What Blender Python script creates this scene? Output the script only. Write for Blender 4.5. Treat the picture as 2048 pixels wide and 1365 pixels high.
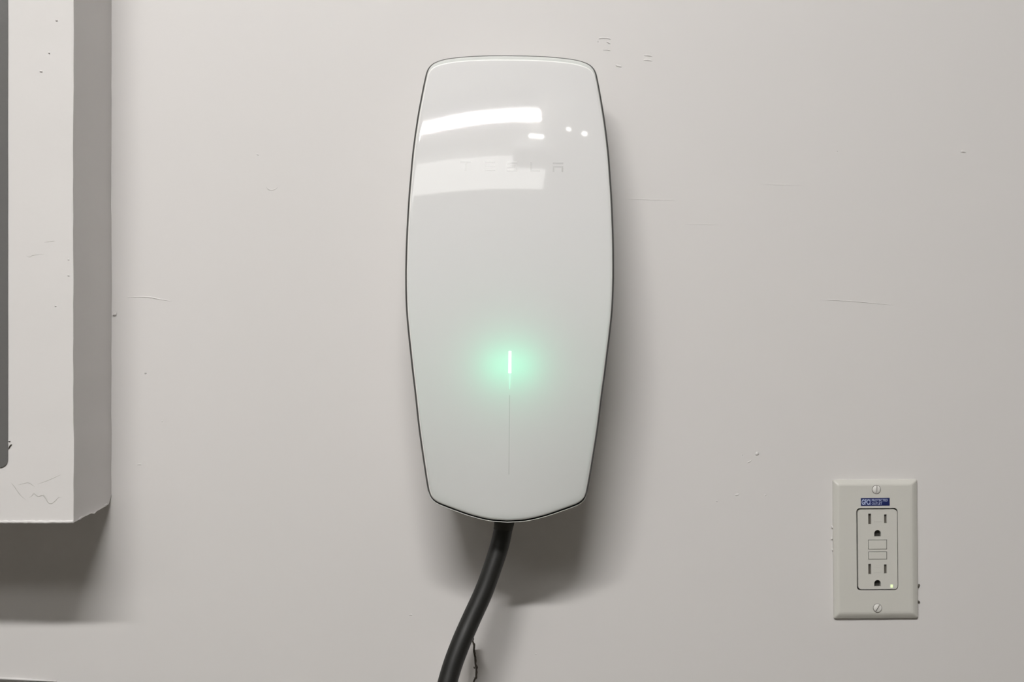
import bpy, bmesh, math, random
from mathutils import Vector, Matrix, noise
for o in list(bpy.data.objects): bpy.data.objects.remove(o)
random.seed(4)
sc = bpy.context.scene
COL = sc.collection
R = math.radians

# ------------------------------------------------------------------ camera, world, exposure
D, F, ZC = 1.20, 2916.0, 1.30            # camera distance to wall, focal length in px of the 2048 frame, camera height
cam_d = bpy.data.cameras.new('camera'); cam = bpy.data.objects.new('camera', cam_d); COL.objects.link(cam)
cam.location = (0, -D, ZC); cam.rotation_euler = (R(90), 0, 0)
cam_d.sensor_width = 36; cam_d.lens = 36 * F / 2048; cam_d.clip_start = 0.01
sc.camera = cam
w = bpy.data.worlds.new('world'); sc.world = w; w.use_nodes = True
w.node_tree.nodes['Background'].inputs[0].default_value = (0.9, 0.93, 1, 1)
w.node_tree.nodes['Background'].inputs[1].default_value = 0.05
sc.view_settings.view_transform = 'Standard'; sc.view_settings.look = 'None'
sc.view_settings.gamma = 1; sc.view_settings.use_curve_mapping = False
sc.view_settings.exposure = 0.03
TUBE_L = 222.0      # radiance of the long ceiling fixture
PANEL_L = 4.3       # radiance of the big ceiling panel
GREEN_W = 0.036      # watts of each indicator diode

def P(px, py, d=0.0):
    k = (D - d) / F
    return Vector(((px - 1024) * k, -d, ZC - (py - 682.5) * k))

# ------------------------------------------------------------------ materials
def mat(name, col, rough=0.5, metal=0.0, ior=1.5, coat=0.0, var=0.0, vscale=6.0, bump=0.0, bscale=80.0, emit=None, estr=0.0, btall=None):
    m = bpy.data.materials.new(name); m.use_nodes = True
    nt = m.node_tree; b = nt.nodes['Principled BSDF']
    b.inputs['Base Color'].default_value = (*col, 1)
    b.inputs['Roughness'].default_value = rough; b.inputs['Metallic'].default_value = metal
    b.inputs['IOR'].default_value = ior; b.inputs['Coat Weight'].default_value = coat
    tc = nt.nodes.new('ShaderNodeTexCoord')
    if var:
        n = nt.nodes.new('ShaderNodeTexNoise'); n.inputs['Scale'].default_value = vscale; n.inputs['Detail'].default_value = 5
        nt.links.new(tc.outputs['Object'], n.inputs['Vector'])
        mx = nt.nodes.new('ShaderNodeMix'); mx.data_type = 'RGBA'
        mx.inputs['A'].default_value = (*[c * (1 - var) for c in col], 1)
        mx.inputs['B'].default_value = (*[min(1, c * (1 + var)) for c in col], 1)
        nt.links.new(n.outputs['Fac'], mx.inputs['Factor']); nt.links.new(mx.outputs['Result'], b.inputs['Base Color'])
    if bump:
        n = nt.nodes.new('ShaderNodeTexNoise'); n.inputs['Scale'].default_value = bscale; n.inputs['Detail'].default_value = 4
        if btall:
            mp = nt.nodes.new('ShaderNodeMapping'); mp.inputs['Scale'].default_value = btall
            nt.links.new(tc.outputs['Object'], mp.inputs['Vector']); nt.links.new(mp.outputs['Vector'], n.inputs['Vector'])
        else: nt.links.new(tc.outputs['Object'], n.inputs['Vector'])
        bp = nt.nodes.new('ShaderNodeBump'); bp.inputs['Strength'].default_value = bump; bp.inputs['Distance'].default_value = 0.001
        nt.links.new(n.outputs['Fac'], bp.inputs['Height']); nt.links.new(bp.outputs['Normal'], b.inputs['Normal'])
    if emit:
        b.inputs['Emission Color'].default_value = (*emit, 1); b.inputs['Emission Strength'].default_value = estr
    return m

WALL = (0.69, 0.670, 0.660)
M_wall = mat('painted_drywall', WALL, 0.55, var=0.012, vscale=3, bump=0.10, bscale=55)
M_wall2 = mat('painted_plaster', WALL, 0.6, var=0.015, vscale=9, bump=0.35, bscale=26, btall=(1, 1, 1.8))
M_ripple = mat('plaster_crease_shade', (0.55, 0.535, 0.515), 0.7, var=0.02)
M_ceil = mat('ceiling_paint', (0.60, 0.585, 0.55), 0.8, var=0.02)
M_side = mat('garage_wall_paint', (0.46, 0.44, 0.40), 0.8, var=0.03)
M_floor = mat('concrete', (0.25, 0.235, 0.205), 0.6, var=0.15, vscale=3, bump=0.3)
M_grey = mat('grey_enamel', (0.135, 0.133, 0.130), 0.35, var=0.03, bump=0.15, bscale=300)
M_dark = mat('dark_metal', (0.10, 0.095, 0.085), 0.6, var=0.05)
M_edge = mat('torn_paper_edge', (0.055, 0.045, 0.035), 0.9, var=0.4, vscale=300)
M_plastic = mat('outlet_plastic', (0.625, 0.615, 0.575), 0.32, var=0.01, bump=0.03, bscale=400)
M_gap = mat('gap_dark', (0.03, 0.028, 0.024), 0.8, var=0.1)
M_slot = mat('contact_brass', (0.10, 0.09, 0.075), 0.5, var=0.1)
M_screw = mat('painted_screw', (0.74, 0.73, 0.70), 0.22, coat=0.4, var=0.02)
M_slotshade = mat('slot_shade_grey', (0.42, 0.41, 0.39), 0.5, var=0.02)
M_blue = mat('sticker_blue', (0.006, 0.014, 0.10), 0.45, var=0.08, vscale=90)
M_print = mat('sticker_print', (0.50, 0.56, 0.78), 0.4, var=0.05)
M_tinyled = mat('indicator_green', (0.5, 0.6, 0.3), 0.4, emit=(0.80, 1.0, 0.55), estr=0.75, var=0.01)
M_rubber = mat('cable_rubber', (0.0100, 0.0100, 0.0090), 0.47, var=0.15, vscale=40, bump=0.22, bscale=70, btall=(1, 1, 0.35))
M_house = mat('housing_white', (0.62, 0.62, 0.60), 0.35, var=0.01)
M_glassedge = mat('glass_edge', (0.66, 0.68, 0.66), 0.12, coat=0.5, var=0.01)
M_rimglint = mat('rim_highlight', (0.95, 0.955, 0.94), 0.25, coat=0.6, var=0.005)  # whiter plate rim, the edge highlight put into its colour
M_gasket = mat('gasket', (0.035, 0.034, 0.031), 0.45, var=0.05)
M_absorber = mat('absorber_dark', (0.02, 0.02, 0.02), 0.8, var=0.05)
M_letter = mat('lettering_grey', (0.60, 0.60, 0.595), 0.07, ior=1.66, var=0.01)
M_slit = mat('slit_grey', (0.64, 0.66, 0.64), 0.1, var=0.01)
M_barhot = mat('indicator_bar', (0.8, 1, 0.9), 0.3, emit=(0.93, 1.0, 0.95), estr=0.9, var=0.01)
M_bartail = mat('indicator_bar_dim', (0.6, 0.85, 0.72), 0.3, emit=(0.35, 0.80, 0.55), estr=0.42, var=0.01)
M_tube = mat('tube_diffuser', (0.9, 0.9, 0.9), 0.4, emit=(1.0, 0.985, 0.965), estr=TUBE_L, var=0.01)
M_panel = mat('panel_diffuser', (0.9, 0.9, 0.9), 0.4, emit=(1.0, 0.99, 0.96), estr=PANEL_L, var=0.01)
M_lens = mat('opener_lens', (0.9, 0.9, 0.9), 0.4, emit=(1.0, 0.98, 0.93), estr=26, var=0.01)
M_white = mat('fixture_white', (0.75, 0.75, 0.74), 0.4, var=0.01)
M_opener = mat('opener_grey', (0.22, 0.22, 0.22), 0.5, var=0.05)
M_door = mat('garage_door_white', (0.45, 0.44, 0.41), 0.5, var=0.02)

# milky glass faceplate: glossy white with a little diffuse transmission so the indicator diodes behind glow through
M_face = mat('milky_glass', (0.795, 0.786, 0.788), 0.035, ior=1.52, var=0.006, vscale=4)
nt = M_face.node_tree; b = nt.nodes['Principled BSDF']; out = nt.nodes['Material Output']
tr = nt.nodes.new('ShaderNodeBsdfTranslucent'); tr.inputs[0].default_value = (0.9, 0.95, 0.92, 1)
mx = nt.nodes.new('ShaderNodeMixShader'); mx.inputs[0].default_value = 0.14
nt.links.new(b.outputs[0], mx.inputs[1]); nt.links.new(tr.outputs[0], mx.inputs[2]); nt.links.new(mx.outputs[0], out.inputs[0])

# ------------------------------------------------------------------ helpers
def obj(name, bm, m, parent=None, smooth=False, mats=None):
    me = bpy.data.meshes.new(name); bmesh.ops.recalc_face_normals(bm, faces=bm.faces[:])
    bm.to_mesh(me); bm.free()
    for mm in (mats or [m]): me.materials.append(mm)
    if smooth:
        for p in me.polygons: p.use_smooth = True
    o = bpy.data.objects.new(name, me); COL.objects.link(o)
    if parent: o.parent = parent; o.matrix_parent_inverse = Matrix.Translation(-parent.location)
    return o
def thing(name, label, cat, loc, group=None):
    o = bpy.data.objects.new(name, None); COL.objects.link(o); o.location = loc
    o.empty_display_size = 0.02
    o['label'] = label; o['category'] = cat
    if group: o['group'] = group
    return o
def box(bm, a, b, bevel=0.0, seg=2):
    r = bmesh.ops.create_cube(bm, size=1)
    vs = r['verts']
    for v in vs:
        v.co = Vector([a[i] if v.co[i] < 0 else b[i] for i in range(3)])
    if bevel:
        es = list({e for v in vs for e in v.link_edges})
        bmesh.ops.bevel(bm, geom=es, offset=bevel, segments=seg, profile=0.5, affect='EDGES')
    return bm
def nb(): return bmesh.new()
def prism(bm, pts, y0, y1):
    """pts: list of (x, z); extruded between y0 and y1."""
    a = [bm.verts.new((x, y0, z)) for x, z in pts]; c = [bm.verts.new((x, y1, z)) for x, z in pts]
    bm.faces.new(a); bm.faces.new(c[::-1])
    n = len(pts)
    for i in range(n): bm.faces.new((a[i], c[i], c[(i + 1) % n], a[(i + 1) % n]))
    return bm
def rrect(x0, z0, x1, z1, r, n=8):
    pts = []
    for cx, cz, a0 in ((x1 - r, z1 - r, 0), (x0 + r, z1 - r, 90), (x0 + r, z0 + r, 180), (x1 - r, z0 + r, 270)):
        for i in range(n + 1):
            a = R(a0 + 90 * i / n); pts.append((cx + r * math.cos(a), cz + r * math.sin(a)))
    return pts
def boolean(o, bmc):
    """subtract the bmesh from the mesh object and bake the result."""
    c = obj('cutter', bmc, M_gap)
    md = o.modifiers.new('b', 'BOOLEAN'); md.operation = 'DIFFERENCE'; md.object = c; md.solver = 'EXACT'
    bpy.context.view_layer.update()
    dg = bpy.context.evaluated_depsgraph_get()
    me = bpy.data.meshes.new_from_object(o.evaluated_get(dg))
    o.modifiers.clear(); o.data = me
    bpy.data.objects.remove(c)
def tube(bm, pts, rads, seg=16, cap=True):
    rings = []
    n = len(pts)
    up = Vector((0, 1, 0))
    for i, p in enumerate(pts):
        t = (pts[min(i + 1, n - 1)] - pts[max(i - 1, 0)]).normalized()
        u = up.cross(t).normalized(); v = t.cross(u).normalized()
        rings.append([bm.verts.new(p + (u * math.cos(2 * math.pi * k / seg) + v * math.sin(2 * math.pi * k / seg)) * rads[i]) for k in range(seg)])
    for i in range(n - 1):
        for k in range(seg):
            bm.faces.new((rings[i][k], rings[i][(k + 1) % seg], rings[i + 1][(k + 1) % seg], rings[i + 1][k]))
    if cap: bm.faces.new(rings[0]); bm.faces.new(rings[-1][::-1])
    return bm
def spline(ctrl, n):
    """Catmull-Rom through control vectors."""
    c = [ctrl[0] * 2 - ctrl[1]] + list(ctrl) + [ctrl[-1] * 2 - ctrl[-2]]
    outp = []
    for i in range(1, len(c) - 2):
        for k in range(n):
            t = k / n; p0, p1, p2, p3 = c[i - 1], c[i], c[i + 1], c[i + 2]
            outp.append(0.5 * ((2 * p1) + (p2 - p0) * t + (2 * p0 - 5 * p1 + 4 * p2 - p3) * t * t + (3 * p1 - p0 - 3 * p2 + p3) * t ** 3))
    outp.append(ctrl[-1]); return outp

# ------------------------------------------------------------------ room shell (a garage)
X0, X1, Y1, H = -3.0, 3.2, -6.0, 2.52
def struct(name, bm, m, smooth=False):
    o = obj(name, bm, m, smooth=smooth); o['kind'] = 'structure'; return o
wall_back = struct('wall_back', box(nb(), (X0 - .12, 0, 0), (X1 + .12, .12, H)), M_wall)
struct('wall_left', box(nb(), (X0 - .12, Y1, 0), (X0, 0, H)), M_side)
struct('wall_right', box(nb(), (X1, Y1, 0), (X1 + .12, 0, H)), M_side)
struct('wall_front', box(nb(), (X0 - .12, Y1 - .12, 0), (X1 + .12, Y1, H)), M_side)
struct('floor', box(nb(), (X0 - .12, Y1 - .12, -.1), (X1 + .12, .12, 0)), M_floor)
struct('ceiling', box(nb(), (X0 - .12, Y1 - .12, H), (X1 + .12, .12, H + .1)), M_ceil)
door = obj('door_1', box(nb(), (-2.3, Y1, 0), (2.5, Y1 + .02, 2.2)), M_door); door['kind'] = 'structure'
for k in range(4):
    obj('door_panel', box(nb(), (-2.28, Y1 + .02, .01 + k * .548), (2.48, Y1 + .05, .54 + k * .548), .006), M_door, door)

# ------------------------------------------------------------------ plastered box-out at the left, holding the breaker panel
DB = 0.104
xe = P(147, 0, DB).x                      # its right face
zf = P(0, 1046, DB).z                     # lower front edge
zb = P(0, 992, 0).z                       # where the underside meets the wall
bm = nb()
nx, ny, nz = 30, 12, 110
xs = [-1.15 + (xe + 1.15) * (1 - (1 - i / nx) ** 2.2) for i in range(nx + 1)]
zt = H
def zs(j):
    return (j / nz) ** 1.8
def low(d):                               # underside height at distance d from the wall
    t = d / DB; za = P(0, 1009, .0075).z
    if t < .072: return zb + (za - zb) * t / .072
    k = (t - .072) / .928
    return za + (zf - za) * k + .0005 * math.sin(k * 3.1) * math.sin(k * 11)
def wob(p, a=0.0007, s=22):
    q = Vector((p.x * s, p.y * s, p.z * s)); return noise.noise(q) * a
# right side grid
side = [[None] * (nz + 1) for _ in range(ny + 1)]
for i in range(ny + 1):
    d = DB * i / ny
    for j in range(nz + 1):
        zl = low(d) + (0.0016 * noise.noise(Vector((d * 90, 0, 3.1))) if 0 < i < ny else 0)
        z = zl + (zt - zl) * zs(j)
        x = xe + 0.0004 * noise.noise(Vector((d * 30, 1.7, z * 14))) + 0.0004 * noise.noise(Vector((2.2, 5.7, z * 60)))
        if j < 12: x += 0.0018 * math.exp(-j / 4) * math.sin(i / ny * 3.1) * 0.5
        side[i][j] = bm.verts.new((x, -d + 0.0004 * (i == 0), z))
front = [[None] * (nz + 1) for _ in range(nx + 1)]
for i in range(nx + 1):
    for j in range(nz + 1):
        if i == nx: front[i][j] = side[ny][j]; continue
        zl = zf + 0.0007 * noise.noise(Vector((xs[i] * 60, 0, 9)))
        z = zl + (zt - zl) * zs(j)
        front[i][j] = bm.verts.new((xs[i], -DB - 0.0005 * noise.noise(Vector((xs[i] * 16, 0, z * 16))), z))
und = [[None] * (ny + 1) for _ in range(nx + 1)]
for i in range(nx + 1):
    for k in range(ny + 1):
        if k == ny: und[i][k] = front[i][0]; continue
        if i == nx: und[i][k] = side[k][0]; continue
        d = DB * k / ny
        und[i][k] = bm.verts.new((xs[i], -d, low(d)))
for g in (side, front, und):
    for i in range(len(g) - 1):
        for j in range(len(g[0]) - 1):
            bm.faces.new((g[i][j], g[i + 1][j], g[i + 1][j + 1], g[i][j + 1]))
bmesh.ops.recalc_face_normals(bm, faces=bm.faces[:]); bm.normal_update()
for f in bm.faces: f.smooth = True
for e in bm.edges:
    if len(e.link_faces) == 2 and e.calc_face_angle(0) > 0.6: e.smooth = False
boxout = struct('trim_1', bm, M_wall2)
# rough plaster bead along the lower front edge
bm = nb(); pts = []; rad = []
n = 70
for i in range(n + 1):
    px = -40 + i * (147 + 40) / n
    p = P(px, 1044.5, DB)
    p += Vector((0, -0.0002, 0.0006 * noise.noise(Vector((px * .06, 2, 1)))))
    pts.append(p); rad.append(0.0011 + 0.0004 * noise.noise(Vector((px * .13, 4, 1))) + 0.0006 * max(0, noise.noise(Vector((px * .02, 9, 1)))))
tube(bm, pts, rad, 10)
obj('plaster_bead', bm, M_wall2, boxout, smooth=True)
# lumpy plaster at the lower corner, running back to the wall
bm = nb(); pts = []; rad = []
for i in range(26):
    t = i / 25; d = DB * (1 - t); p = Vector((xe - .0004, -d, low(d) + .0006))
    pts.append(p); rad.append(0.0006 + 0.0009 * noise.noise(Vector((t * 9, 3, 3))))
tube(bm, pts, rad, 8)
obj('plaster_bead', bm, M_wall2, boxout, smooth=True)

def ridge(pxpts, d, wid, parent, m, name, n=6, depth=0.4, face='y'):
    """a thin raised line of dried paint or plaster, given in photo pixels on the plane at depth d."""
    bm = nb(); c = spline([P(x, y, d) for x, y in pxpts], n)
    N = len(c) - 1
    rr = [max(.12, math.sin(math.pi * i / N) ** .6) * wid * (1 + .25 * noise.noise(c[i] * 900)) for i in range(N + 1)]
    tube(bm, c, rr, 8)
    y = -d
    for v in bm.verts: v.co.y = y + (v.co.y - y) * depth
    return obj(name, bm, m, parent, smooth=True)
# hairline ripples on the box-out, darker colour gives the creases a shaded look
for pl, wd in (([(58, 996), (64, 992), (68, 988), (76, 993), (86, 991), (92, 998), (97, 1006), (104, 1007), (112, 1001), (118, 995), (124, 995)], .0005),
           ([(36, 970), (46, 968), (56, 966), (64, 970), (70, 975)], .0003), ([(75, 969), (92, 963), (108, 956), (124, 949)], .0003),
           ([(22, 966), (28, 973), (40, 990), (52, 1001)], .00025), ([(88, 485), (102, 483), (110, 482)], .0003),
           ([(52, 512), (60, 514), (66, 511), (90, 508)], .0003)):
    ridge(pl, DB + .0001, wd, boxout, M_ripple, 'plaster_ripple', depth=.3)
for px, py, r in ((113, 41, 2), (98, 106, 1.6), (82, 143, 3), (137, 552, 2.2), (111, 613, 2), (137, 520, 1.8)):
    ridge([(px - r, py), (px, py - .5), (px + r, py + .5)], DB + .0003, .0006, boxout, M_wall2, 'paint_nub', depth=.8)
ridge([(17, 899), (20, 893), (24, 889)], DB + .0004, .0006, boxout, M_edge, 'paint_chip', depth=.5)
ridge([(17, 883), (19, 884), (21, 883)], DB + .0004, .0003, boxout, M_edge, 'paint_chip', depth=.5)
# nub at the inner corner and on the wall
ridge([(226, 632), (229, 629), (233, 626)], .0005, .0016, wall_back, M_wall2, 'paint_nub', depth=.8)

# grey breaker panel cover set in the box-out
xr = P(16.5, 0, DB).x; zl = P(0, 935, DB).z
pan = thing('breaker_panel', 'grey metal breaker panel cover with a rounded corner in the plastered box-out', 'breaker panel', (xr - .18, -DB, zl))
bm = nb(); prism(bm, rrect(xr - .36, zl, xr, zl + .74, .006, 10), -DB + .01, -DB - .0012)
bmesh.ops.bevel(bm, geom=[e for e in bm.edges if all(abs(v.co.y + DB + .0012) < 1e-5 for v in e.verts)], offset=.0007, segments=2, affect='EDGES')
obj('cover', bm, M_grey, pan)
bm = nb(); prism(bm, rrect(xr - .33, zl + .05, xr - .03, zl + .69, .004, 6), -DB - .001, -DB - .004)
pdoor = obj('panel_door', bm, M_grey, pan)
obj('latch', box(nb(), (xr - .05, -DB - .007, zl + .36), (xr - .04, -DB - .004, zl + .40), .001), M_dark, pdoor)

# dark trough in place of a recess, its top just entering the lower left corner
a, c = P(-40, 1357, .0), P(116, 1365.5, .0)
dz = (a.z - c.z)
tr_ = thing('dark_strip', 'dark grey stand-in trough just showing along the bottom edge below the box-out', 'strip', (a.x, 0, a.z - .06))
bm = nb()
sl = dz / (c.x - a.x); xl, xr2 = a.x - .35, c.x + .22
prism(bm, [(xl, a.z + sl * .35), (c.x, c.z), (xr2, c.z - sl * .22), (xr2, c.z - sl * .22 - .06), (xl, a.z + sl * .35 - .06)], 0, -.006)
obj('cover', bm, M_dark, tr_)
bm = nb(); tube(bm, [P(-40, 1356, .001), P(40, 1359.6, .001), P(112, 1364, .001)], [.001, .0012, .0006], 8)
obj('paint_ridge', bm, M_wall2, wall_back, smooth=True)

# ------------------------------------------------------------------ marks in the wall paint
marks = [([(1198, 79), (1200, 76.5), (1208, 76), (1218, 77), (1222, 80)], .0008, 'paint_ridge'),
         ([(1195, 83), (1197, 83)], .0009, 'paint_nub'), ([(1213, 84), (1217, 85), (1221, 88)], .0008, 'paint_ridge'),
         ([(1206, 100), (1214, 99.5), (1221, 101.5)], .0007, 'paint_ridge'), ([(1231, 130), (1237, 132), (1244, 134)], .0009, 'paint_ridge'),
         ([(1288, 111), (1297, 111), (1305, 113)], .0008, 'paint_ridge'), ([(1287, 120), (1296, 120), (1305, 122)], .0008, 'paint_ridge'),
         ([(1511, 907), (1514, 908), (1518, 909)], .0018, 'paint_nub'), ([(1484, 911), (1486, 911)], .0009, 'paint_nub'),
         ([(1494, 926), (1499, 924), (1503, 921)], .0006, 'paint_ridge'), ([(1470, 990), (1474, 990.5), (1478, 989)], .0008, 'paint_nub'),
         ([(1433, 1002), (1435, 1004)], .0008, 'paint_nub'), ([(1530, 990), (1532, 992)], .0007, 'paint_nub'),
         ([(289, 745), (291, 746), (293, 745)], .0012, 'paint_nub'), ([(1921, 304), (1926, 303), (1932, 305)], .0010, 'paint_nub'),
         ([(531, 371), (535, 377), (541, 380), (549, 379), (556, 374)], .0005, 'paint_ridge'),
         ([(255, 595), (275, 594), (300, 595), (320, 599), (345, 603)], .0006, 'paint_ridge'),
         ([(1250, 398), (1280, 399), (1310, 400), (1350, 401)], .0003, 'paint_ridge'),
         ([(1640, 600), (1690, 602), (1740, 606), (1790, 611)], .00035, 'paint_ridge'),
         ([(1368, 448), (1400, 449), (1440, 450)], .00022, 'paint_ridge'), ([(1674, 301), (1676, 303)], .0006, 'paint_nub'),
         ([(274, 930), (279, 929), (284, 930)], .0006, 'paint_nub'), ([(323, 843), (326, 844)], .0006, 'paint_nub'),
         ([(818, 1231), (822, 1230), (825, 1231)], .0006, 'paint_nub'), ([(513, 308), (518, 311)], .0005, 'paint_nub'),
         ([(1520, 368), (1560, 370), (1605, 371)], .00025, 'paint_ridge'), ([(1071, 1308), (1073, 1310)], .0006, 'paint_nub')]
for pl, wd, nm in marks:
    ridge(pl, .0001, wd, wall_back, M_wall2, nm, depth=.55)

# ------------------------------------------------------------------ wall charger
UX, UY = 1019.0, 578.0                    # its centre in the photo, its axis leans half a degree
half = [(0, 467), (45, 466.6), (90, 464.2), (129, 459.4), (152, 452.4), (163.5, 444), (169.5, 434), (173, 421), (178.5, 394), (187.5, 343), (196.2, 278), (201, 222), (204.8, 168),
        (208.2, 90), (209, 20), (207.4, -36), (203.4, -83), (198.6, -125), (194, -165), (188, -212), (179.5, -284), (166.8, -367), (161.5, -398), (158.5, -411), (154, -421), (146.5, -428.5), (136, -434.5),
        (104, -446.5), (71, -457.5), (36, -465.5), (0, -468.2)]
def arcdepth(v):
    """plate depth on its centre line; v = px above the centre. tilt grows from -8 deg at the foot to +13 deg at the top."""
    return D0 - (A1 * v + 0.5 * A2 * v * v) * MPP
MPP = 1.1 / F
T_TOP, T_BOT = R(16.8), R(-9.0)
A2 = (math.tan(T_TOP) - math.tan(T_BOT)) / 935.0
A1 = math.tan(T_TOP) - A2 * 467
D0 = 0.098
CROWN = 0.0042
def plate_d(u, v, ins=0.0):
    return arcdepth(v) - CROWN * (u / 209.0) ** 2 * (1 + (0.45 if v > 0 else 2.6) * (v / 467.0) ** 2)
ang = R(-0.5)
def UP(u, v, d):                          # u, v in px along / across the unit's own axis
    x = u * math.cos(ang) - v * math.sin(ang); y = u * math.sin(ang) + v * math.cos(ang)
    return P(UX + x, UY - y, d)
hp = [Vector((x, y, 0)) for x, y in half]
sm = spline(hp, 5)
outl = [(p.x, p.y) for p in sm] + [(-p.x, p.y) for p in sm[-2:0:-1]]
NO = len(outl)
nrm = []
for i in range(NO):
    a = outl[i - 2]; b2 = outl[(i + 2) % NO]
    t = Vector((b2[0] - a[0], b2[1] - a[1])).normalized()
    nrm.append((-t.y, t.x) if (-t.y * outl[i][0] + t.x * outl[i][1]) > 0 else (t.y, -t.x))
def inset(top, side_, bot):
    res = []
    for (x, y), (nx_, ny_) in zip(outl, nrm):
        k = abs(ny_) ** 1.3; e = (top if ny_ > 0 else bot) * k + side_ * (1 - k)
        res.append((x - nx_ * e, y - ny_ * e))
    return res
cc = UP(0, 0, .05)
ch = thing('wall_charger', 'white glass-fronted wall charger with a glowing green light, above the black cable', 'charger', (cc.x, 0, UP(0, -467, .05).z))
rim = inset(8.0, 3.8, 5.0)
# faceplate
bm = nb()
ctr = bm.verts.new(UP(0, 0, plate_d(0, 0)))
prev = None
rs = [i / 26 for i in range(1, 26)] + [0.975]
rings = []
for r in rs:
    rings.append([bm.verts.new(UP(x * r, y * r, plate_d(x * r, y * r))) for x, y in rim])
for e, dr in ((3.2, 0.0), (2.2, .0002), (1.2, .0006), (.4, .0012), (0, .0022)):
    rings.append([bm.verts.new(UP(x - n_[0] * e, y - n_[1] * e, plate_d(x, y) - dr)) for (x, y), n_ in zip(rim, nrm)])
for i in range(NO): bm.faces.new((ctr, rings[0][i], rings[0][(i + 1) % NO]))
for a, c in zip(rings[:-1], rings[1:]):
    for i in range(NO): bm.faces.new((a[i], c[i], c[(i + 1) % NO], a[(i + 1) % NO]))
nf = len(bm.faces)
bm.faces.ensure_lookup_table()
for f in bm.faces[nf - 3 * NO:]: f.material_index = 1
face = obj('faceplate', bm, M_face, ch, smooth=True, mats=[M_face, M_rimglint])
def ring_mesh(loops):
    """loops: list of (outline, drop behind the plate surface)."""
    bm = nb(); rr = []
    for ol, dr in loops: rr.append([bm.verts.new(UP(x, y, plate_d(x, y) - dr)) for x, y in ol])
    for a, c in zip(rr[:-1], rr[1:]):
        for i in range(NO): bm.faces.new((a[i], c[i], c[(i + 1) % NO], a[(i + 1) % NO]))
    return bm
gi = inset(1.4, 3.2, 4.2)
obj('glass_edge', ring_mesh([(inset(8.2, 4.0, 5.2), .0021), (inset(4, 3.6, 4.6), .0026), (gi, .0040), (gi, .0060)]), M_glassedge, ch, smooth=True)
go = inset(0.0, 0.3, 1.7)
obj('gasket', ring_mesh([(gi, .0046), (go, .0062), (go, .0075), (inset(10, 10, 10), .0085)]), M_gasket, ch, smooth=True)
# housing behind the plate, tapering towards the wall
bm = nb(); rr = []
def hb(e, dr, lift):
    ol = inset(e, e, e)
    return [bm.verts.new(UP(x, y, plate_d(x, y) - dr + lift * max(0, -n_[1]))) for (x, y), n_ in zip(ol, nrm)]
def hl(e, dabs=None, dr=None):
    ol = inset(e, e, e)
    return [bm.verts.new(UP(x, y, (plate_d(x, y) - dr) if dr is not None else dabs)) for x, y in ol]
rr = [hl(14, dr=.030), hl(14, dr=.0085), hl(3.0, dr=.0078), hb(1.6, .0074, .0030), hb(1.3, .0070, .0049), hb(0.0, .0078, .0054), hb(0.3, .0085, .0035), hl(0.8, dr=.0100), hl(5, dr=.018)]
rr.append([bm.verts.new(UP(x * .88, y * .93, .030)) for x, y in outl])
rr.append([bm.verts.new(UP(x * .84, y * .90, .0005)) for x, y in outl])
for a, c in zip(rr[:-1], rr[1:]):
    for i in range(NO): bm.faces.new((a[i], c[i], c[(i + 1) % NO], a[(i + 1) % NO]))
bm.faces.new(rr[0]); bm.faces.new(rr[-1][::-1])
obj('housing', bm, M_house, ch, smooth=True)
# unseen dark sheet added behind the milky glass to soak up stray green light
bm = nb()
bm.faces.new([bm.verts.new(UP(x, y, plate_d(x, y) - .0290)) for x, y in inset(15, 15, 15)][::-1])
obj('stray_light_absorber', bm, M_absorber, ch)
for s in (-1, 1):
    l = bpy.data.lights.new('indicator_diode', 'POINT'); l.energy = GREEN_W; l.color = (0.0, 1.0, 0.50); l.shadow_soft_size = .003
    lo = bpy.data.objects.new('indicator_diode', l); COL.objects.link(lo); lo.parent = ch; lo.matrix_parent_inverse = Matrix.Translation(-ch.location)
    lo.location = UP(s * 22 + 1, -152, plate_d(0, -152) - .0200)

def on_plate(name, polys, m, lift=.0002, parent=face):
    """flat marks that follow the plate; polys in unit px, each cut into small rows."""
    bm = nb()
    for (x0, y0, x1, y1, tx0, tx1) in polys:       # rectangle, with lower end spanning tx0..tx1
        k = max(1, int(abs(y1 - y0) / 8))
        prevv = None
        for i in range(k + 1):
            t = i / k; yy = y0 + (y1 - y0) * t; xa = x0 + (tx0 - x0) * t; xb = x1 + (tx1 - x1) * t
            cur = [bm.verts.new(UP(x, yy, plate_d(x, yy) + lift)) for x in (xa, (xa + xb) / 2, xb)]
            if prevv:
                for q in range(2): bm.faces.new((prevv[q], prevv[q + 1], cur[q + 1], cur[q]))
            prevv = cur
    r = bmesh.ops.extrude_face_region(bm, geom=bm.faces[:])
    for v in r['geom']:
        if isinstance(v, bmesh.types.BMVert): v.co.y += lift + .0002
    return obj(name, bm, m, parent)
def rc(x0, y0, x1, y1): return (x0, y0, x1, y1, x0, x1)
def u_of(px, py):
    x, y = px - UX, UY - py
    return (x * math.cos(-ang) - y * math.sin(-ang), x * math.sin(-ang) + y * math.cos(-ang))
# indicator light
ux, vy = u_of(1020, 703)
on_plate('status_light', [rc(ux - 2.7, vy, ux + 2.7, vy - 44)], M_barhot)
on_plate('status_light_tail', [(ux - 2.5, vy - 44, ux + 2.5, vy - 76, ux - .5, ux + .5)], M_bartail)
on_plate('light_slit', [rc(ux - .8, vy - 88, ux + .8, vy - 247)], M_slit)
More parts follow.
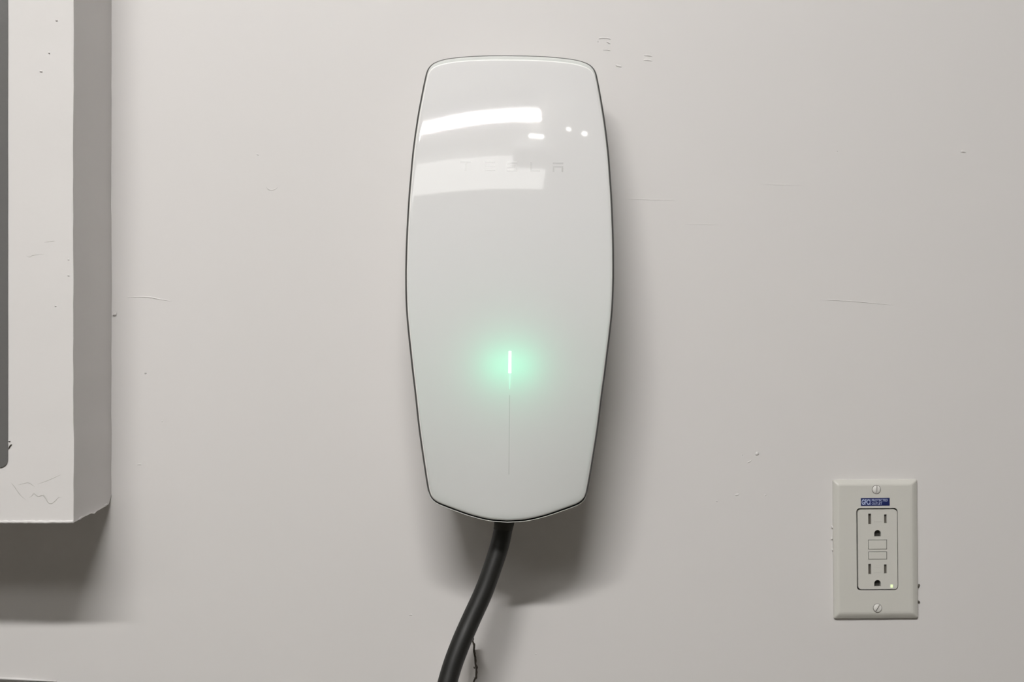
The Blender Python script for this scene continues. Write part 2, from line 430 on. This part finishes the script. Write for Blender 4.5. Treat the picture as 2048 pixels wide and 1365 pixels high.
# lettering: five spaced letters
def letter(px, py, kind):
    u, v = u_of(px, py)
    W, Hh, t = 21, 19, 3.2
    s = {'T': [rc(0, 0, W, -t), rc(W / 2 - t / 2, -t - 1.5, W / 2 + t / 2, -Hh)],
         'E': [rc(0, 0, W, -t), rc(0, -Hh / 2 + t / 2, W, -Hh / 2 - t / 2), rc(0, -Hh + t, W, -Hh)],
         'S': [rc(0, 0, W, -t), rc(0, -t, t, -Hh / 2 + t / 2), rc(0, -Hh / 2 + t / 2, W, -Hh / 2 - t / 2), rc(W - t, -Hh / 2 - t / 2, W, -Hh + t), rc(0, -Hh + t, W, -Hh)],
         'L': [rc(0, 0, t, -Hh + t), rc(0, -Hh + t, W - 1, -Hh)],
         'A': [rc(0, 0, W, -t), rc(0, -7, W, -7 - t), rc(0, -7 - t, t, -Hh), rc(W - t, -7 - t, W, -Hh)]}[kind]
    polys = [(u + a, v + b_, u + c, v + d_, u + e, u + f) for a, b_, c, d_, e, f in s]
    on_plate('letter', polys, M_letter, lift=.00012)
for px, py, k in ((920.5, 322.5, 'T'), (969.5, 322.5, 'E'), (1014, 323.5, 'S'), (1060.5, 324, 'L'), (1105.5, 325, 'A')): letter(px, py, k)

# ------------------------------------------------------------------ cable
cp = [(1012, 1015, .047), (1008.5, 1046, .048), (999, 1092, .050), (980, 1150, .054), (965, 1190, .057), (943.5, 1237, .061), (922.5, 1285, .066), (903, 1338, .071), (888, 1395, .076), (874, 1470, .080), (866, 1600, .080), (866, 1900, .060), (880, 2500, .045), (900, 3100, .045), (905, 3700, .060), (900, 3795, .072)]
pts = spline([P(x, y, d) for x, y, d in cp], 10)
bm = nb(); rad = [0.00735 + .0001 * noise.noise(p * 40) + .0003 * min(1, i / 70) for i, p in enumerate(pts)]
tube(bm, pts, rad, 32)
cb = obj('charging_cable', bm, M_rubber, smooth=True)
cb['label'] = 'thick black rubber cable hanging out of the underside of the white charger'; cb['category'] = 'cable'
bm = nb()  # black sleeve added for the faceplate's shadow on the cable top
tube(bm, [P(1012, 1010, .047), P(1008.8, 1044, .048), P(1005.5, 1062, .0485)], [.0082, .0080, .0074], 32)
obj('cable_top_shade', bm, M_gap, ch, smooth=True)

# ------------------------------------------------------------------ lifted flap of wall surface behind the cable
fl = thing('wall_patch_flap', 'white lifted flap with a ragged dark edge, behind the black cable at the bottom', 'flap', P(925, 1440, 0))
edge = [(945, 1268, .020), (943.5, 1283, .023), (946.5, 1292, .028), (946, 1303, .031), (948.5, 1316, .033), (949, 1328, .034), (951, 1340, .034), (950.5, 1354, .033), (947, 1361, .032), (944, 1372, .030), (949, 1400, .030), (946, 1440, .030)]
bm = nb(); fr = []; bk = []
for k in range(9):
    t = k / 8
    rf, rb = [], []
    for i, (x, y, d) in enumerate(edge):
        lx = 905 + i * 0.5; xx = x + (lx - x) * t; dd = d + (.001 - d) * t + .004 * math.sin(math.pi * t) ; yy = y + (1296 + (y - 1268) * .85 - y) * t
        dd += .0008 * math.sin(t * 18 + i * .4)
        rf.append(bm.verts.new(P(xx, yy, dd))); rb.append(bm.verts.new(P(xx + (0.9 if k == 0 else 0), yy, max(.0003, dd - .0030))))
    fr.append(rf); bk.append(rb)
for g in (fr, bk):
    for k in range(8):
        for i in range(len(edge) - 1): bm.faces.new((g[k][i], g[k + 1][i], g[k + 1][i + 1], g[k][i + 1]))
obj('flap', bm, M_wall2, fl, smooth=True)
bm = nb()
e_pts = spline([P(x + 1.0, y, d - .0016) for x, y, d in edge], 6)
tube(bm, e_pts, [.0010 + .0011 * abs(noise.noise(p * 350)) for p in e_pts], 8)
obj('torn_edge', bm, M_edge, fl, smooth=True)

# ------------------------------------------------------------------ outlet
OC = P(1750, 1098.5, 0)
ol_ = thing('wall_outlet', 'almond grounded wall outlet in a screwed plate with a blue sticker, right of the charger', 'outlet', (OC.x, 0, P(0, 1238, 0).z))
DP = .0055
def pr(x0, y0, x1, y1, d): a, c = P(x0, y1, d), P(x1, y0, d); return a.x, a.z, c.x, c.z
TILT = Matrix.Translation(OC) @ Matrix.Rotation(R(-0.45), 4, 'Y') @ Matrix.Translation(-OC)
oparts = []
def opart(name, bm, m, parent=ol_, smooth=False):
    o = obj(name, bm, m, parent, smooth); oparts.append(o); return o
x0, z0, x1, z1 = pr(1666, 959.5, 1834.5, 1237, .001)
X0p, Z0p, X1p, Z1p = pr(1678, 971, 1823, 1226, DP)
bm = nb()
def rect_loop(bm, x0, z0, x1, z1, r, y): return [bm.verts.new((x, y, z)) for x, z in rrect(x0, z0, x1, z1, r, 5)]
loops = [rect_loop(bm, x0, z0, x1, z1, .0012, 0), rect_loop(bm, x0, z0, x1, z1, .0012, -.0018), rect_loop(bm, x0 + .0006, z0 + .0006, x1 - .0006, z1 - .0006, .0012, -.0028)]
for t in (.25, .5, .75, 1):
    s = math.sin(t * math.pi / 2)
    loops.append(rect_loop(bm, x0 + .0006 + (X0p - x0) * t, z0 + .0006 + (Z0p - z0) * t, x1 - .0006 + (X1p - x1) * t, z1 - .0006 + (Z1p - z1) * t, .0012, -.0028 - (DP - .0028) * s))
for a, c in zip(loops[:-1], loops[1:]):
    for i in range(len(a)): bm.faces.new((a[i], c[i], c[(i + 1) % len(a)], a[(i + 1) % len(a)]))
bm.faces.new(loops[0]); bm.faces.new(loops[-1])
plate = opart('cover_plate', bm, M_plastic)
a_ = pr(1713.2, 1017.0, 1796.0, 1181.2, DP)
boolean(plate, prism(nb(), rrect(*a_, .0030, 6), -.02, .004))
opart('gap', prism(nb(), rrect(*[a_[0] - .001, a_[1] - .001, a_[2] + .001, a_[3] + .001], .003, 6), -.0012, -.0003), M_gap)
b_ = pr(1715.8, 1019.6, 1794.4, 1179.2, DP)
bm = prism(nb(), rrect(*b_, .0028, 6), -.0012, -DP - .0006)
dev = opart('receptacle', bm, M_plastic)
dd = DP + .0006
cut = nb()
def slot(x0, y0, x1, y1, deep=.004):
    q = pr(x0, y0, x1, y1, dd); prism(cut, [(q[0], q[1]), (q[2], q[1]), (q[2], q[3]), (q[0], q[3])], -dd - .001, -dd + deep)
SL = [(1737, 1028, 1742.8, 1049.3), (1768.8, 1029.7, 1773.8, 1047.4), (1736.4, 1128.4, 1742, 1149.4), (1767.8, 1129.8, 1773.2, 1148)]
GR = [(1748.8, 1060.8, 1762.2, 1074), (1748, 1160.8, 1761.2, 1174)]
BT = [(1736.4, 1080.2, 1774, 1099.8), (1736.4, 1104.2, 1774, 1119.8)]
for q in SL: slot(*q)
def dshape(q):
    x0, z0, x1, z1 = pr(*q, dd); r = (x1 - x0) / 2; cx = (x0 + x1) / 2
    return [(x0, z0), (x1, z0)] + [(cx + r * math.cos(R(t)), z1 - r + r * math.sin(R(t))) for t in range(0, 181, 15)]
for q in GR: prism(cut, dshape(q), -dd - .001, -dd + .0045)
for q in BT: slot(*q, .0015)
boolean(dev, cut)
for q in SL:
    e = pr(*q, dd); opart('contact', box(nb(), (e[0] - .0001, -dd + .0022, e[1] - .0001), (e[2] + .0001, -dd + .0035, e[3] + .0001)), M_slot, dev)
for q in GR: opart('ground_contact', prism(nb(), [(x, z) for x, z in dshape(q)], -dd + .0035, -dd + .0042), M_gap, dev)
for q in BT:
    e = pr(*q, dd); g = .00042
    bm = box(nb(), (e[0] + g, -dd - .0002, e[1] + g), (e[2] - g, -dd + .0012, e[3] - g), .00015, 1)
    opart('button', bm, M_plastic, dev)
    opart('button_gap', box(nb(), (e[0], -dd + .0010, e[1]), (e[2], -dd + .0014, e[3])), M_gap, dev)
for cx, cy in ((1756.5, 1038.5), (1755, 1139.5)):     # faint moulded squares between the slots
    e = pr(cx - 8, cy - 6, cx + 8, cy + 6, dd); opart('moulded_mark', box(nb(), (e[0], -dd - .00012, e[1]), (e[2], -dd + .0002, e[3]), .0001, 1), M_plastic, dev)
e = pr(1780.4, 1170.2, 1785.2, 1176.4, dd); led = opart('indicator_lamp', box(nb(), (e[0], -dd - .0003, e[1]), (e[2], -dd + .0005, e[3]), .0002), M_tinyled, dev)
led['label'] = 'pale green lit indicator lamp'
for cx, cy, rot in ((1753.6, 979.8, 4), (1754.0, 1217.0, -32)):
    c0 = P(cx, cy, DP); r = 8.2 * (D - DP) / F
    bm = nb(); n = 32; prof = [(1.0, 0.0), (1.0, .0005), (.9, .0010), (.6, .0014), (.25, .0016)]
    rr = [[bm.verts.new((c0.x + r * k * math.cos(2 * math.pi * i / n), -DP - h, c0.z + r * k * math.sin(2 * math.pi * i / n))) for i in range(n)] for k, h in [(1.0, -.001)] + prof]
    for a, c in zip(rr[:-1], rr[1:]):
        for i in range(n): bm.faces.new((a[i], a[(i + 1) % n], c[(i + 1) % n], c[i]))
    bm.faces.new(rr[-1]); bm.faces.new(rr[0][::-1])
    s_ = opart('screw', bm, M_screw)
    ct = box(nb(), (-.00055, -DP - .003, -r * 1.2), (.00055, -DP - .0001, r * 1.2))
    for v in ct.verts:
        q = Matrix.Rotation(R(rot + (0 if rot > 0 else 64)), 3, 'Y') @ Vector((v.co.x, 0, v.co.z)); v.co = Vector((c0.x + q.x, v.co.y, c0.z + q.z))
    boolean(s_, ct)
    bm = box(nb(), (-.00052, -DP - .0001, -r * .93), (.00052, -DP + .0001, r * .93))  # strip on the slot floor, coloured darker so the cut reads as shaded
    for v in bm.verts:
        q = Matrix.Rotation(R(rot + (0 if rot > 0 else 64)), 3, 'Y') @ Vector((v.co.x, 0, v.co.z)); v.co = Vector((c0.x + q.x, v.co.y - .0001, c0.z + q.z))
    opart('screw_slot_shade', bm, M_slotshade, s_)
    bm = nb(); rr = [[bm.verts.new((c0.x + k * math.cos(2 * math.pi * i / n), -DP - h, c0.z + k * math.sin(2 * math.pi * i / n))) for i in range(n)] for k, h in ((r, .00012), (r + .0003, .00012), (r + .0003, -.0002))]
    for a, c in zip(rr[:-1], rr[1:]):
        for i in range(n): bm.faces.new((a[i], a[(i + 1) % n], c[(i + 1) % n], c[i]))
    opart('screw_recess', bm, M_slot)
# sticker with its print
e = pr(1722.4, 996.6, 1780.0, 1012.2, DP)
st = opart('sticker', box(nb(), (e[0], -DP - .00018, e[1]), (e[2], -DP + .0001, e[3])), M_blue); st['label'] = 'dark blue sticker reading GFCI PROTECTED OUTLET'
def text(body, px, py, h_px, w_px, parent, m, bold=0.0):
    cu = bpy.data.curves.new('text', 'FONT'); cu.body = body; cu.size = 1; cu.extrude = 0; cu.offset = bold
    t = bpy.data.objects.new('text', cu); COL.objects.link(t)
    bpy.context.view_layer.update(); dg = bpy.context.evaluated_depsgraph_get()
    me = bpy.data.meshes.new_from_object(t.evaluated_get(dg)); bpy.data.objects.remove(t)
    xs_ = [v.co.x for v in me.vertices]; ys_ = [v.co.y for v in me.vertices]
    k = (D - DP) / F; sx = w_px * k / (max(xs_) - min(xs_)); sy = h_px * k / (max(ys_) - min(ys_)); o0 = P(px, py, DP)
    for v in me.vertices:
        v.co = Vector((o0.x + (v.co.x - min(xs_)) * sx, -DP - .00026, o0.z + (v.co.y - min(ys_)) * sy))
    me.materials.clear(); me.materials.append(m)
    o = bpy.data.objects.new('lettering', me); COL.objects.link(o); o.parent = parent; oparts.append(o)
    return o
text('GFCI', 1724.0, 1010.3, 11.2, 17.3, st, M_print, .03)
text('PROTECTED', 1744.2, 1003.6, 4.8, 32.0, st, M_print, .012)
text('OUTLET', 1744.2, 1010.2, 4.8, 20.6, st, M_print, .012)
# the whole outlet sits a hair out of level (meshes hold world coordinates)
for o in oparts: o.data.transform(TILT)
# burrs of paint round the plate
for pl, wd in (([(1663, 1052), (1665, 1055), (1666, 1058)], .0012), ([(1663, 1076), (1665, 1080)], .0008), ([(1664, 1098), (1666, 1103)], .0007), ([(1836, 1177), (1838, 1171), (1839, 1169)], .0008),
               ([(1835, 1202), (1838, 1205), (1840, 1206)], .0009)):
    ridge(pl, .0010, wd, wall_back, M_wall2 if pl[0][0] < 1700 else M_slot, 'paint_chip', depth=.6)

# ------------------------------------------------------------------ ceiling fittings (they light the wall and mirror in the glass)
tf = thing('ceiling_light', 'long white batten light on the ceiling in front of the charger', 'light', (-.2, -1.6, H))
TA, TB = Vector((.17, -1.50, H - .075)), Vector((-.68, -1.55, H - .075))
def slab(A, B, wid, z0, z1):
    bm = nb(); t = (B - A).normalized(); n = Vector((-t.y, t.x, 0)) * wid / 2
    prof = [(-1, z1), (-1, z0 + .012), (-.8, z0), (.8, z0), (1, z0 + .012), (1, z1)]
    ra = [bm.verts.new((A.x + n.x * s, A.y + n.y * s, z)) for s, z in prof]; rb_ = [bm.verts.new((B.x + n.x * s, B.y + n.y * s, z)) for s, z in prof]
    for i in range(len(prof)): bm.faces.new((ra[i], ra[(i + 1) % 6], rb_[(i + 1) % 6], rb_[i]))
    bm.faces.new(ra); bm.faces.new(rb_[::-1]); return bm
obj('light_housing', slab(TA, TB, .12, H - .045, H - .001), M_white, tf)
obj('diffuser', slab(TA, TB, .052, H - .069, H - .0455), M_tube, tf)
pf = thing('ceiling_light', 'large flat luminous panel on the ceiling behind the camera', 'light', (-.1, -2.35, H))
obj('frame', box(nb(), (-1.82, -2.42, H - .03), (.27, -1.93, H - .001)), M_white, pf)
obj('diffuser', box(nb(), (-1.8, -2.40, H - .036), (.25, -1.95, H - .0305)), M_panel, pf)

op = thing('garage_door_opener', 'grey ceiling-hung garage door opener with a small lit lens, beside the batten light', 'door opener', (.16, -1.81, H))
obj('body', box(nb(), (.02, -1.92, H - .13), (.30, -1.70, H - .03), .012), M_opener, op)
obj('lamp_lens', box(nb(), (.115, -1.699, H - .060), (.205, -1.680, H - .047), .003), M_lens, op)
obj('bracket', box(nb(), (.08, -1.84, H - .031), (.24, -1.80, H - .0005)), M_dark, op)
for x, y, rr_, lb in ((.36, -1.66, .013, 'smaller round puck light on the ceiling, nearer the batten light'), (.46, -1.68, .016, 'larger round puck light on the ceiling, farther from the batten light')):
    pk = thing('puck_light', lb, 'light', (x, y, H), 'puck lights on the ceiling')
    for nm, r2, z0, z1, mm in (('trim_ring', rr_ * 1.5, H - .008, H - .0005, M_white), ('lens', rr_, H - .012, H - .0082, M_lens)):
        bm = nb(); c = bmesh.ops.create_cone(bm, cap_ends=True, segments=24, radius1=r2, radius2=r2, depth=z1 - z0)
        for v in bm.verts: v.co += Vector((x, y, (z0 + z1) / 2))
        obj(nm, bm, mm, pk)
